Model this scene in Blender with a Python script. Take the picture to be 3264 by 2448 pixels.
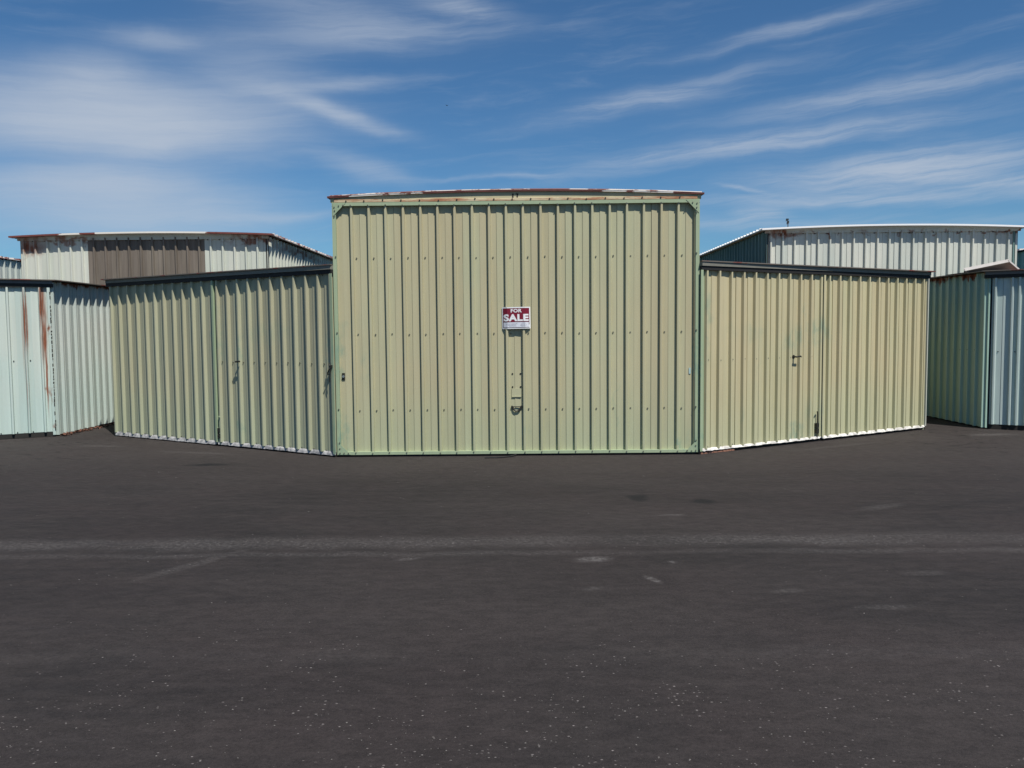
import bpy, bmesh, math, random
from mathutils import Vector, Matrix
R = math.radians
rnd = random.Random(7)
sc = bpy.context.scene
for o in list(bpy.data.objects): bpy.data.objects.remove(o)

# ------------------------------------------------------------------ camera
cam_d = bpy.data.cameras.new('camera'); cam = bpy.data.objects.new('camera', cam_d)
sc.collection.objects.link(cam); sc.camera = cam
cam_d.sensor_fit = 'HORIZONTAL'; cam_d.sensor_width = 36.0
cam_d.lens = 36.0 * 2640.326 / 3264.0
cam_d.clip_start = 0.05; cam_d.clip_end = 3000
YAW, PIT, ROL = -0.0087814, -0.0642498, -0.0091505
fw = Vector((math.sin(YAW)*math.cos(PIT), math.cos(YAW)*math.cos(PIT), math.sin(PIT)))
rt = Vector((math.cos(YAW), -math.sin(YAW), 0)); up = rt.cross(fw)
r2 = rt*math.cos(ROL) + up*math.sin(ROL); u2 = up*math.cos(ROL) - rt*math.sin(ROL)
mw = Matrix((r2, u2, -fw)).transposed().to_4x4(); mw.translation = (0.0292, -10.6703, 1.62)
cam.matrix_world = mw

# ------------------------------------------------------------------ light
SUN_EL, SUN_AZ = R(58), R(32.5)        # azimuth measured from the camera side (-Y) towards the right (+X)
sd = Vector((math.sin(SUN_AZ)*math.cos(SUN_EL), -math.cos(SUN_AZ)*math.cos(SUN_EL), math.sin(SUN_EL)))
sun_d = bpy.data.lights.new('sun', 'SUN'); sun_d.energy = 5.0; sun_d.angle = R(0.53); sun_d.color = (1, .955, .88)
sun = bpy.data.objects.new('sun', sun_d); sc.collection.objects.link(sun)
sun.rotation_euler = sd.to_track_quat('Z', 'Y').to_euler(); sun.location = (20, -30, 50)
sc.view_settings.view_transform = 'Standard'; sc.view_settings.look = 'None'
sc.view_settings.exposure = 0.12; sc.view_settings.gamma = 1.0; sc.view_settings.use_curve_mapping = False


sc.render.engine = 'CYCLES'; sc.cycles.max_bounces = 4; sc.cycles.diffuse_bounces = 3; sc.cycles.glossy_bounces = 2

class NT:
    """small helper around a node tree"""
    def __init__(s, nt): s.nt = nt; s.n = nt.nodes; s.l = nt.links
    def new(s, t, **k):
        n = s.n.new(t)
        for a, b in k.items(): setattr(n, a, b)
        return n
    def put(s, sock, v):
        if v is None: return
        if isinstance(v, bpy.types.NodeSocket): s.l.new(v, sock)
        else:
            if isinstance(v, (tuple, list)) and sock.type == 'RGBA' and len(v) == 3: v = (*v, 1)
            sock.default_value = v
    def m(s, op, a, b=None, c=None, clamp=False):
        n = s.new('ShaderNodeMath', operation=op, use_clamp=clamp)
        s.put(n.inputs[0], a); s.put(n.inputs[1], b); s.put(n.inputs[2], c); return n.outputs[0]
    def v(s, op, a, b=None, c=None, out=0):
        n = s.new('ShaderNodeVectorMath', operation=op)
        s.put(n.inputs[0], a); s.put(n.inputs[1], b)
        if c is not None: s.put(n.inputs[2], c)
        return n.outputs[out]
    def length(s, a): return s.v('LENGTH', a, out='Value')
    def mix(s, f, a, b, mode='MIX'):
        n = s.new('ShaderNodeMix', data_type='RGBA', blend_type=mode)
        s.put(n.inputs[0], f); s.put(n.inputs[6], a); s.put(n.inputs[7], b); return n.outputs[2]
    def noise(s, vec, scale=1, detail=3, rough=.55, dist=0, dim='3D'):
        n = s.new('ShaderNodeTexNoise', noise_dimensions=dim)
        s.put(n.inputs['Vector'], vec); n.inputs['Scale'].default_value = scale
        n.inputs['Detail'].default_value = detail; n.inputs['Roughness'].default_value = rough
        n.inputs['Distortion'].default_value = dist; return n.outputs['Fac']
    def ramp(s, x, lo, hi, a=0., b=1.):
        n = s.new('ShaderNodeMapRange', interpolation_type='SMOOTHSTEP')
        s.put(n.inputs[0], x); n.inputs[1].default_value = lo; n.inputs[2].default_value = hi
        n.inputs[3].default_value = a; n.inputs[4].default_value = b; return n.outputs[0]
    def sep(s, v):
        n = s.new('ShaderNodeSeparateXYZ'); s.put(n.inputs[0], v); return n.outputs
    def comb(s, x, y, z):
        n = s.new('ShaderNodeCombineXYZ')
        for i, q in enumerate((x, y, z)): s.put(n.inputs[i], q)
        return n.outputs[0]
    def blot(s, P, c, r, lo=.55, hi=1.1):
        """soft ellipsoid around c with radii r, P may already be warped"""
        d = s.v('DIVIDE', s.v('SUBTRACT', P, tuple(c)), tuple(r))
        return s.ramp(s.length(d), lo, hi, 1, 0)


# ------------------------------------------------------------------ sky
world = bpy.data.worlds.new('World'); sc.world = world; world.use_nodes = True
W = NT(world.node_tree); W.n.clear()
sky = W.new('ShaderNodeTexSky', sky_type='NISHITA'); sky.sun_disc = False
sky.sun_elevation = SUN_EL; sky.sun_rotation = math.atan2(sd.x, sd.y)
sky.altitude = 300; sky.air_density = 1.0; sky.dust_density = 0.2; sky.ozone_density = 2.0
tc = W.new('ShaderNodeTexCoord'); Dv = tc.outputs['Generated']
dx, dy, dz = W.sep(Dv)[0:3]
az = W.m('MULTIPLY', W.m('ARCTAN2', dx, dy), 57.2958)
el = W.m('MULTIPLY', W.m('ARCSINE', dz), 57.2958)
AE = W.comb(az, el, 0.0)
# slow warp so no cirrus band is a clean line; wispy fibres run along the bands
wn = W.new('ShaderNodeTexNoise'); W.put(wn.inputs['Vector'], AE); wn.inputs['Scale'].default_value = .22; wn.inputs['Detail'].default_value = 5
warp = W.v('MULTIPLY', W.v('SUBTRACT', wn.outputs['Color'], (.5, .5, .5)), (2.4, 1.0, 0))
AEw = W.v('ADD', AE, warp)
uw, vw, _ = W.sep(AEw)[0:3]
fv = W.m('SUBTRACT', vw, W.m('MULTIPLY', az, .06))
fib = W.noise(W.comb(W.m('MULTIPLY', uw, .09), W.m('MULTIPLY', fv, .8), 0.0), 1.0, 5, .64, .4)
fib2 = W.ramp(W.noise(W.comb(W.m('MULTIPLY', az, .11), W.m('MULTIPLY', fv, 1.5), 3.0), 1.0, 6, .68, .35), .30, .72)
fw_ = W.ramp(az, -20, 4, .30, 1.0)      # the broad bank on the left is smoother than the filaments on the right
fib2 = W.m('ADD', W.m('MULTIPLY', fib2, fw_), W.m('MULTIPLY', W.m('SUBTRACT', 1.0, fw_), .58))
STREAKS = [(-17.0, 15.5, -8.0, 13.2, 0.40, .62), (-34.9, 13.2, -16.2, 14.0, 1.5, 1.0), (-34.0, 11.7, -17.0, 12.8, 1.1, 0.85),
 (-29.4, 15.1, -24.1, 15.9, 0.96, 0.45), (-25.6, 17.8, -20.6, 17.9, 0.42, 0.45), (-33.1, 8.7, -20.8, 9.8, 0.75, 0.8), (-33.2, 7.4, -16.2, 7.9, 1.3, 0.8),
 (-17.5, 18.5, -1.7, 19.5, 0.7, 0.34), (-7.3, 21.4, -0.8, 20.3, 0.51, 0.35), (-15.2, 15.6, -7.1, 16.6, 0.26, 0.35),
 (5.4, 11.2, 27.3, 12.5, 0.46, 0.6), (2.3, 14.1, 16.5, 16.3, 0.5, 0.36), (11.8, 17.7, 23.8, 19.1, 0.30, 0.34), (17.2, 9.4, 33.0, 9.8, 0.85, 0.95),
 (26.8, 8.8, 33.1, 8.2, 0.34, 0.55), (11.9, 8.4, 33.1, 7.6, 0.32, 0.38), (14.3, 7.4, 17.8, 7.4, 0.29, 0.5), (13.7, 9.3, 16.8, 8.7, 0.1, 0.4),
 (-7.5, 10.2, 8.8, 10.6, 0.14, 0.24), (14.8, 13.5, 32.9, 14.8, 0.55, 0.4), (-20.3, 7.3, -12.1, 7.8, 0.24, 0.4), (-13.0, 11.6, -7.2, 10.1, 0.51, 0.35),
 (-25.9, 11.0, -22.4, 12.1, 0.38, 0.3), (2.6, 7.3, 33.1, 6.2, 0.4, 0.25), (-21.4, 17.3, -12.8, 16.0, 1.28, 0.28), (-18.5, 20.4, -6.7, 20.1, 1.12, 0.28)]
# the same kind of cirrus goes on all round the sky
for k in range(9):
    a0 = 45 + rnd.random()*270; e0 = 7 + rnd.random()*45; L0 = 16 + rnd.random()*26
    STREAKS.append((a0, e0, a0+L0, e0 + rnd.uniform(-1.5, 2.5), .25+rnd.random()*.9, .25+rnd.random()*.4))
az2 = W.m('MODULO', W.m('ADD', uw, 360.0 - (-44)), 360.0)     # -44..316 deg
az2 = W.m('SUBTRACT', az2, 44.0)
tot = None
UV = W.comb(az2, vw, 0.0)
for (a0, e0, a1, e1, wd, it) in STREAKS:
    c = ((a0+a1)/2, (e0+e1)/2, 0); th = math.atan2(e1-e0, a1-a0); hl = math.hypot(a1-a0, e1-e0)/2
    mp = W.new('ShaderNodeMapping', vector_type='TEXTURE')
    mp.inputs['Location'].default_value = c; mp.inputs['Rotation'].default_value = (0, 0, th); mp.inputs['Scale'].default_value = (hl*1.25, wd*1.7, 1)
    W.l.new(UV, mp.inputs['Vector'])
    q = W.v('DOT_PRODUCT', mp.outputs[0], mp.outputs[0], out='Value')
    g = W.m('MULTIPLY', W.m('POWER', 2.718, W.m('MULTIPLY', q, -1.9)), it)
    tot = g if tot is None else W.m('ADD', tot, g)
veil = W.m('MULTIPLY', W.ramp(fib, .45, .85), .16)
cl = W.m('ADD', W.m('MULTIPLY', tot, W.m('ADD', .38, W.m('MULTIPLY', fib2, 1.35))), veil)
cl = W.m('MULTIPLY', W.m('SUBTRACT', 1.0, W.m('POWER', 2.718, W.m('MULTIPLY', cl, -1.2))), .95)
skyc = W.v('MULTIPLY', sky.outputs[0], (.50, .83, 1.08))
col = W.mix(cl, skyc, (6.2, 7.0, 8.2))
bg = W.new('ShaderNodeBackground'); W.l.new(col, bg.inputs[0]); bg.inputs[1].default_value = 0.072
wo = W.new('ShaderNodeOutputWorld'); W.l.new(bg.outputs[0], wo.inputs[0])

# ------------------------------------------------------------------ materials
def mat(name):
    m = bpy.data.materials.new(name); m.use_nodes = True
    t = NT(m.node_tree); b = t.n['Principled BSDF']; return m, t, b

def simple(name, col, rough=.6, metal=0, var=.12, scale=9, bump=0.0):
    m, t, b = mat(name)
    P = t.new('ShaderNodeNewGeometry').outputs['Position']
    f = t.noise(P, scale, 5, .6)
    c = t.mix(f, tuple(x*(1-var*2) for x in col), tuple(min(1, x*(1+var*2)) for x in col))
    t.put(b.inputs['Base Color'], c); b.inputs['Roughness'].default_value = rough; b.inputs['Metallic'].default_value = metal
    if bump:
        bp = t.new('ShaderNodeBump'); bp.inputs['Strength'].default_value = bump; bp.inputs['Distance'].default_value = .01
        t.l.new(f, bp.inputs['Height']); t.l.new(bp.outputs[0], b.inputs['Normal'])
    return m

RUST = (.20, .062, .032)
def paint(name, a, b_, low=None, stains=(), stain_col=(.16, .30, .22), rust=None, rust_spots=(), rough=.55, rand=.10, streak=.10, lowz=(.05, 1.1)):
    """weathered painted sheet metal; all wear is in world space so it runs across panels"""
    m, t, bs = mat(name)
    P = t.new('ShaderNodeNewGeometry').outputs['Position']
    x, y, z = t.sep(P)[0:3]
    rn = t.new('ShaderNodeObjectInfo').outputs['Random']
    Ps = t.v('MULTIPLY', P, (1, 1, .06))
    n1 = t.noise(P, .9, 3, .6); n2 = t.noise(Ps, 14, 3, .65); n3 = t.noise(P, 40, 2, .6)
    f = t.m('ADD', t.m('MULTIPLY', n1, .8), t.m('MULTIPLY', rn, .32))
    c = t.mix(t.ramp(f, .28, .95), a, b_)
    if low:
        lz = t.ramp(t.m('ADD', z, t.m('MULTIPLY', t.m('SUBTRACT', n1, .5), 1.2)), lowz[0], lowz[1], 1, 0)
        c = t.mix(t.m('MULTIPLY', lz, .55), c, low)
    # vertical wash streaks and fine mottling
    c = t.mix(streak, c, t.mix(t.ramp(n2, .3, .7), (.25, .25, .2), (1, 1, 1)), 'MULTIPLY') if streak else c
    g = t.m('ADD', 1 - rand/2 - .03, t.m('ADD', t.m('MULTIPLY', rn, rand), t.m('MULTIPLY', n3, .06)))
    c = t.v('SCALE', c, None); sn = c.node; t.put(sn.inputs['Scale'], g)
    wv = t.new('ShaderNodeTexNoise'); t.put(wv.inputs['Vector'], P); wv.inputs['Scale'].default_value = 5; wv.inputs['Detail'].default_value = 3
    Pw = t.v('ADD', P, t.v('MULTIPLY', t.v('SUBTRACT', wv.outputs['Color'], (.5, .5, .5)), (.34, .34, .5)))
    acc = None
    for (cc, rr, k) in stains:
        q = t.m('MULTIPLY', t.blot(Pw, cc, rr, .25, 1.15), k)
        acc = q if acc is None else t.m('MAXIMUM', acc, q)
    if acc is not None:
        acc = t.m('MULTIPLY', t.m('MULTIPLY', acc, t.ramp(t.noise(t.v('MULTIPLY', P, (1, 1, .35)), 11, 4, .65), .36, .66)), .80)
        c = t.mix(acc, c, stain_col)
    rm = None
    if rust:                    # (z edge, depth, amount): rust creeping down from a top edge
        z0, dp, am = rust
        h = t.m('DIVIDE', t.m('SUBTRACT', z, z0-dp), dp)
        rm = t.ramp(t.m('ADD', h, t.m('MULTIPLY', t.m('SUBTRACT', t.noise(P, 3.2, 4, .65), .5), 2.6)), 1.0-am*.6, 1.35-am*.6)
        rm = t.m('MULTIPLY', rm, t.m('MULTIPLY', t.ramp(h, 0, .35), t.ramp(h, 1.3, 1.6, 1, 0)))
    for (cc, rr, k) in rust_spots:
        q = t.m('MULTIPLY', t.blot(Pw if rr[2] < .6 else t.v('ADD', P, t.v('MULTIPLY', t.v('SUBTRACT', wv.outputs['Color'], (.5, .5, .5)), (.02, .02, .05))), cc, rr, .2, 1.1), k)
        q = t.m('MULTIPLY', q, t.ramp(n2, .2, .55))
        rm = q if rm is None else t.m('MAXIMUM', rm, q)
    if rm is not None: rm = t.m('MINIMUM', rm, 1.0)
    if rm is not None:
        rc = t.mix(t.noise(P, 26, 4, .7), (.10, .03, .018), (.33, .12, .06))
        c = t.mix(rm, c, rc)
        t.put(bs.inputs['Roughness'], t.m('ADD', rough, t.m('MULTIPLY', rm, .3)))
    else: bs.inputs['Roughness'].default_value = rough
    t.put(bs.inputs['Base Color'], c); bs.inputs['Specular IOR Level'].default_value = .3
    bp = t.new('ShaderNodeBump'); bp.inputs['Strength'].default_value = .35; bp.inputs['Distance'].default_value = .012
    hgt = t.noise(t.v('MULTIPLY', P, (3.0, 3.0, .9)), 1.6, 1, .5)
    t.l.new(hgt, bp.inputs['Height']); t.l.new(bp.outputs[0], bs.inputs['Normal'])
    return m

def wing_xyz(side, u, z, off=0.0):           # point on a wing of the middle hangar
    return (side*(2.3625 + u*math.cos(WA)), -.055 + u*math.sin(WA), z)
WA = R(31.0); WL = 4.786

ST_C = [((-2.30, 0, 1.35), (.12, .5, .45), .7), ((-2.28, 0, .25), (.16, .5, .28), .9), ((2.33, 0, 1.25), (.05, .5, .5), 1.0), ((2.30, 0, .15), (.13, .5, .22), .8),
        ((.10, 0, .40), (.06, .3, .22), .5), ((-1.95, 0, 1.2), (.10, .3, .35), .3), ((1.28, 0, .62), (.03, .3, .3), .5), ((2.10, 0, .14), (.03, .3, .15), .7), ((-.35, 0, 1.45), (.25, .3, .2), .22)]
ST_R = [(wing_xyz(1, 2.3, 1.55), (.30, .3, .22), .75), (wing_xyz(1, 1.75, 1.45), (.20, .3, .30), .5), (wing_xyz(1, .12, 1.7), (.10, .3, .6), .55), (wing_xyz(1, 1.80, .15), (.2, .3, .14), .75),
        (wing_xyz(1, 2.0, 1.75), (.06, .3, .35), .6), (wing_xyz(1, .9, 1.55), (.5, .4, .18), .28), (wing_xyz(1, 2.2, .4), (.25, .3, .4), .35), (wing_xyz(1, .75, .55), (.04, .2, .30), .3), (wing_xyz(1, 1.05, 1.0), (.04, .2, .6), .22)]
ST_L = [(wing_xyz(-1, 2.36, 1.55), (.10, .15, .42), .95), (wing_xyz(-1, 2.15, 1.5), (.10, .2, .6), .5), (wing_xyz(-1, 1.78, 1.38), (.07, .12, .22), 1.0), (wing_xyz(-1, 1.80, .22), (.12, .15, .22), 1.0),
        (wing_xyz(-1, .1, 1.5), (.05, .2, .45), .8), (wing_xyz(-1, 1.2, 1.6), (.9, .5, .20), .30)]
PITCH_ = .2196
TEAL = (.17, .29, .225)
M = {}
M['door'] = paint('door_paint', (.470, .420, .265), (.415, .415, .270), (.36, .41, .265), ST_C, TEAL, rust=None)
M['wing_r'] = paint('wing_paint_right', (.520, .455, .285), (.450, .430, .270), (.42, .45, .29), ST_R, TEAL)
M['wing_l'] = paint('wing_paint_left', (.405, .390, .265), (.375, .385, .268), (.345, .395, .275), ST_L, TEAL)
M['trim'] = paint('green_trim_paint', (.315, .400, .255), (.36, .42, .275), None, ST_C, TEAL, rand=.05)
M['tall_l'] = paint('pale_panel_paint', (.52, .56, .48), (.58, .58, .51), None, rust_spots=[((-9.15, 4.9, 3.28), (.40, .5, .24), 1.0), ((-8.4, 4.9, 3.36), (.9, .5, .07), .8), ((-4.9, 4.9, 3.38), (.7, .5, .07), .9), ((-4.6, 7.2, 3.30), (.3, 2.6, .10), .8)])
M['brown'] = paint('primer_panel', (.185, .155, .128), (.225, .195, .160), None, streak=.35, rand=.14, rough=.8)
M['tall_r'] = paint('white_panel_paint', (.52, .555, .50), (.60, .595, .52), None, rust_spots=[((4.95, 4.9, 3.36), (.5, .5, .11), 1.0), ((9.2, 4.9, 3.39), (.6, .5, .06), 1.0)] + [((4.68+PITCH_*k, 4.9, 3.365+.008*math.sin(k*2.1)), (.06+.03*math.sin(k*1.7), .5, .032), .75+.2*math.sin(k*2.9)) for k in range(3, 19)])
M['aqua'] = paint('pale_aqua_paint', (.475, .565, .515), (.53, .57, .51), (.43, .56, .52), rust=(2.45, .22, .25), lowz=(.2, 1.7),
    rust_spots=[((-7.478, 2.4, 1.90), (.040, .5, .95), 1.4), ((-7.472, 2.4, .95), (.016, .5, .75), 1.1), ((-7.41, 2.4, 1.75), (.05, .5, .12), 1.0), ((-7.42, 2.4, .68), (.05, .5, .13), .9), ((-7.43, 2.4, .07), (.09, .5, .06), 1.0),
                ((-7.685, 2.4, 1.85), (.020, .5, .70), 1.3), ((-7.705, 2.4, 1.75), (.045, .5, .80), .40), ((-7.735, 2.4, 1.6), (.016, .5, .9), .45), ((-7.692, 2.4, .75), (.010, .5, .70), .65), ((-7.70, 2.4, .08), (.06, .5, .06), .8)])
M['aqua_side'] = paint('pale_aqua_side_paint', (.47, .53, .49), (.52, .54, .50), (.42, .52, .48), rust=(2.46, .16, .5), lowz=(.2, 1.9))
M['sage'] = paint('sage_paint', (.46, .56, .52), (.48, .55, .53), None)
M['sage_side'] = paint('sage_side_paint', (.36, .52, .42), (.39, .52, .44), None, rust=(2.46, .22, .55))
M['shaded_green'] = paint('shaded_side_green', (.14, .24, .22), (.18, .27, .25), None)  # shade on the side turned from the sun, painted in as dark green
M['fascia'] = simple('dark_fascia_paint', (.175, .170, .140), .6, var=.15)
M['fascia_b'] = simple('blue_grey_fascia_paint', (.125, .125, .125), .6, var=.12)
M['track'] = simple('shade_black_track', (.010, .009, .008), .7, var=.2)  # the fascia's shadow on the rail is put into this black
M['dark'] = simple('dark_fill', (.02, .019, .017), .9)  # near-black fill for holes, joints, backings and painted gap shade
M['rubber_and_shade'] = simple('black_rubber_and_shade', (.012, .012, .012), .75)
M['iron'] = simple('iron_and_shade_black', (.035, .034, .028), .5, .4, var=.25, scale=60)
M['screw'] = simple('dull_screw_steel', (.16, .16, .125), .5, .3)
M['chrome'] = simple('bright_steel', (.65, .65, .62), .25, .9)
M['white'] = simple('white_plastic', (.78, .78, .78), .45, var=.02)
M['grey_print'] = simple('grey_print', (.30, .30, .33), .6, var=.02)
M['label_grey'] = simple('pale_print_panel', (.66, .67, .72), .5, var=.02)
M['red'] = simple('sign_red', (.185, .006, .022), .45, var=.04)
M['darkline'] = simple('sign_dark_line', (.05, .02, .03), .5, var=.02)
M['ink'] = simple('black_marking_paint', (.014, .010, .010), .8)
M['sticker'] = simple('pale_blue_sticker', (.36, .50, .50), .5, var=.05)
M['leaf'] = simple('dry_leaf', (.13, .055, .035), .85, var=.3, scale=30)
M['stone'] = simple('pale_stone', (.14, .128, .12), .85, var=.3, scale=25)
M['hatch'] = simple('grey_hatch_paint', (.46, .43, .40), .6, var=.1)
M['brick'] = simple('broken_red_footing', (.26, .125, .085), .9, var=.3, scale=22, bump=.6)
M['bird'] = simple('bird_plumage', (.02, .02, .02), .8)
M['pole'] = simple('grey_pole_metal', (.10, .11, .13), .5, .3)

def trim_mat(name, white, bias, base=0.0, lo=.5):
    """sheet edge, rusted through in places: bias lists (x, half length, amount)"""
    m, t, b = mat(name)
    P = t.new('ShaderNodeNewGeometry').outputs['Position']
    x = t.sep(P)[0]
    n = t.m('ADD', t.noise(t.v('MULTIPLY', P, (1, 1, 3)), 3.0, 4, .65), base)
    for (xc, hl, am) in bias:
        n = t.m('ADD', n, t.m('MULTIPLY', t.ramp(t.m('ABSOLUTE', t.m('SUBTRACT', x, xc)), hl*.7, hl*1.15, 1, 0), am))
    f = t.ramp(n, lo+.06, lo+.12)
    rc = t.mix(t.noise(P, 20, 3, .7), (.085, .020, .018), (.24, .075, .055))
    t.put(b.inputs['Base Color'], t.mix(f, white, rc)); b.inputs['Roughness'].default_value = .6
    return m
M['edge'] = trim_mat('rusted_roof_edge', (.74, .70, .64), [(-2.35, .22, .4), (.0, 1.15, .35), (2.3, .30, .4)], .0)
M['edge_tl'] = trim_mat('part_rusted_roof_edge', (.74, .70, .62), [(-9.2, .75, .4), (-7.95, .15, .35), (-5.0, .75, .35)], -.06)
M['edge_w'] = trim_mat('white_roof_edge', (.84, .84, .84), [], -.16)
M['edge_red'] = trim_mat('rusting_wing_roof', (.14, .12, .10), [], .02)

def galv(name, lo, hi):
    m, t, b = mat(name)
    P = t.new('ShaderNodeNewGeometry').outputs['Position']
    f = t.noise(P, 12, 5, .7); g = t.ramp(t.noise(P, 2.2, 3), .4, .6)
    c = t.mix(t.ramp(f, .35, .65), lo, hi)
    t.put(b.inputs['Base Color'], c); b.inputs['Roughness'].default_value = .55
    bp = t.new('ShaderNodeBump'); bp.inputs['Strength'].default_value = .5; bp.inputs['Distance'].default_value = .01
    t.l.new(f, bp.inputs['Height']); t.l.new(bp.outputs[0], b.inputs['Normal'])
    return m
M['galv'] = galv('worn_galvanised_flashing', (.40, .38, .36), (.74, .72, .67)); M['galv_shaded'] = galv('shaded_galvanised_flashing', (.17, .17, .18), (.46, .45, .44))  # left copy painted darker, as its steeper face catches less sun

def strip_rust():
    m, t, b = mat('rusty_flashing_strip')
    P = t.new('ShaderNodeNewGeometry').outputs['Position']
    n = t.noise(t.v('MULTIPLY', P, (1, 1, 6)), 2.6, 6, .68); n2 = t.noise(P, 30, 4, .7)
    c = t.mix(t.ramp(n, .40, .62), (.50, .42, .27), t.mix(n2, (.20, .07, .03), (.42, .20, .10)))
    t.put(b.inputs['Base Color'], c); b.inputs['Roughness'].default_value = .8
    return m
M['rust_strip'] = strip_rust()
M['beige_fascia'] = paint('beige_fascia_paint', (.50, .455, .285), (.45, .43, .27), None, rust=(3.44, .10, .30))

def asphalt():
    m, t, b = mat('asphalt')
    P = t.new('ShaderNodeNewGeometry').outputs['Position']
    x, y, z = t.sep(P)[0:3]
    wv = t.new('ShaderNodeTexNoise'); t.put(wv.inputs['Vector'], P); wv.inputs['Scale'].default_value = 2.3; wv.inputs['Detail'].default_value = 6
    wob = t.v('SUBTRACT', wv.outputs['Color'], (.5, .5, .5))
    Pw = t.v('ADD', P, t.v('MULTIPLY', wob, (.5, .22, 0)))
    big = t.noise(t.v('MULTIPLY', P, (.35, 1.0, 1)), .55, 5, .6)
    mid = t.noise(t.v('MULTIPLY', P, (.45, 1.6, 1)), 3.0, 6, .68)
    fine = t.noise(P, 55, 4, .75); grit = t.noise(P, 190, 2, .8)
    c = t.mix(t.ramp(big, .32, .66), (.0180, .0154, .0153), (.0325, .0272, .0262))
    c = t.mix(t.ramp(mid, .38, .72, 0, .6), c, (.036, .0302, .0290))
    c = t.mix(t.ramp(y, -2.2, .6, 0, .55), c, (.044, .0370, .0350))
    # reddish or cool tone drift
    c = t.mix(t.ramp(t.noise(P, .8, 4), .4, .7, 0, .5), c, (.031, .0242, .0236))
    coarse = t.noise(t.v('MULTIPLY', P, (.7, 1.3, 1)), 11, 4, .7)
    k = t.m('ADD', .42, t.m('ADD', t.m('ADD', t.ramp(fine, .30, .70, 0, .42), t.ramp(grit, .28, .72, 0, .42)), t.ramp(coarse, .32, .68, 0, .34)))
    sn = t.v('SCALE', c, None).node; t.put(sn.inputs['Scale'], k); c = sn.outputs[0]
    # worn longitudinal joint running along the taxilane, with bare aggregate
    yw = t.sep(Pw)[1]; jy = t.m('ADD', yw, t.m('MULTIPLY', x, -.004))
    j1 = t.ramp(t.m('ABSOLUTE', t.m('ADD', jy, 4.38)), .02, .26, 1, 0)
    j2 = t.ramp(t.m('ABSOLUTE', t.m('ADD', jy, 4.72)), .01, .10, .6, 0)
    j3 = t.ramp(t.m('ABSOLUTE', t.m('ADD', jy, 6.62)), .01, .16, .22, 0)
    jm = t.m('MULTIPLY', t.m('MAXIMUM', t.m('MAXIMUM', j1, j2), j3), t.ramp(t.noise(t.v('MULTIPLY', P, (.5, 1, 1)), 1.1, 4, .65), .30, .68, .30, 1.0))
    # diagonal scrape
    def seg(a, bb, w, k):
        dxx, dyy = bb[0]-a[0], bb[1]-a[1]; L = math.hypot(dxx, dyy)
        mp = t.new('ShaderNodeMapping', vector_type='TEXTURE'); mp.inputs['Location'].default_value = ((a[0]+bb[0])/2, (a[1]+bb[1])/2, 0)
        mp.inputs['Rotation'].default_value = (0, 0, math.atan2(dyy, dxx)); mp.inputs['Scale'].default_value = (L/2, w, 1)
        Pl = t.v('ADD', P, t.v('MULTIPLY', wob, (.12, .12, 0)))
        t.l.new(Pl, mp.inputs['Vector']); return t.m('MULTIPLY', t.ramp(t.length(mp.outputs[0]), .3, 1.1, 1, 0), k)
    for s_ in [((-2.6, -5.45), (-1.9, -4.38), .08, .5), ((.40, -4.93), (.70, -4.85), .09, 1.5), ((.84, -5.28), (.95, -5.48), .035, 1.3), ((.55, -5.5), (.42, -5.6), .05, .5),
               ((1.05, -4.95), (1.12, -5.0), .04, .9), ((1.55, -5.65), (1.8, -5.6), .05, .6), ((1.9, -5.95), (2.4, -5.9), .06, .45), ((2.5, -5.3), (2.9, -5.25), .08, .45), ((-.9, -4.9), (-.65, -4.8), .05, .7),
               ((-6.6, 1.35), (-5.6, 1.15), .10, .6), ((-5.2, .75), (-3.6, .25), .10, .5), ((-9.0, 1.75), (-7.6, 2.15), .12, .8), ((6.6, 1.65), (7.6, 1.8), .16, 1.0), ((3.4, .1), (5.4, 1.2), .08, .4), ((3.0, -3.4), (3.6, -3.1), .10, .5), ((1.2, -3.5), (1.5, -3.5), .04, .9)]:
        jm = t.m('MAXIMUM', jm, seg(*s_))
    agg = t.ramp(t.noise(P, 30, 4, .75), .38, .70)
    c = t.mix(t.m('MULTIPLY', jm, t.m('ADD', .12, t.m('MULTIPLY', agg, .75))), c, (.105, .097, .094))
    # pale aggregate specks, clustered
    vo = t.new('ShaderNodeTexVoronoi', feature='F1'); t.put(vo.inputs['Vector'], t.v('ADD', t.v('MULTIPLY', P, (.75, 1, 1)), t.v('MULTIPLY', wob, (.05, .05, 0)))); vo.inputs['Scale'].default_value = 55; vo.inputs['Randomness'].default_value = 1
    clus = t.ramp(t.noise(P, 2.6, 5, .72), .44, .62)
    rim = t.ramp(y, -7.3, -6.0, 1.0, .15)
    band = t.m('MAXIMUM', t.m('MULTIPLY', clus, rim), t.m('MULTIPLY', jm, .8))
    vr = t.sep(vo.outputs['Color'])[0]
    pick = t.ramp(t.m('ADD', vr, t.m('MULTIPLY', band, .38)), .98, 1.10)
    sp = t.m('MULTIPLY', t.ramp(vo.outputs['Distance'], .10, .30, 1, 0), pick)
    c = t.mix(t.m('MULTIPLY', sp, t.ramp(t.noise(P, 60, 2), .3, .7, .25, .95)), c, (.25, .225, .215))
    # oil spots
    for cc, rr in [((1.20, -2.75, 0), (.16, .20, 1)), ((1.74, -2.98, 0), (.14, .14, 1)), ((-3.8, -.55, 0), (.4, .12, 1))]:
        c = t.mix(t.m('MULTIPLY', t.blot(Pw, cc, rr, .3, 1.0), .85), c, (.008, .008, .009))
    # hairline cracks in the old asphalt by the neighbouring hangars
    ck = t.m('ABSOLUTE', t.m('SUBTRACT', t.noise(t.v('MULTIPLY', P, (.6, 1.6, 1)), .8, 3, .6), .5))
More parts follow.
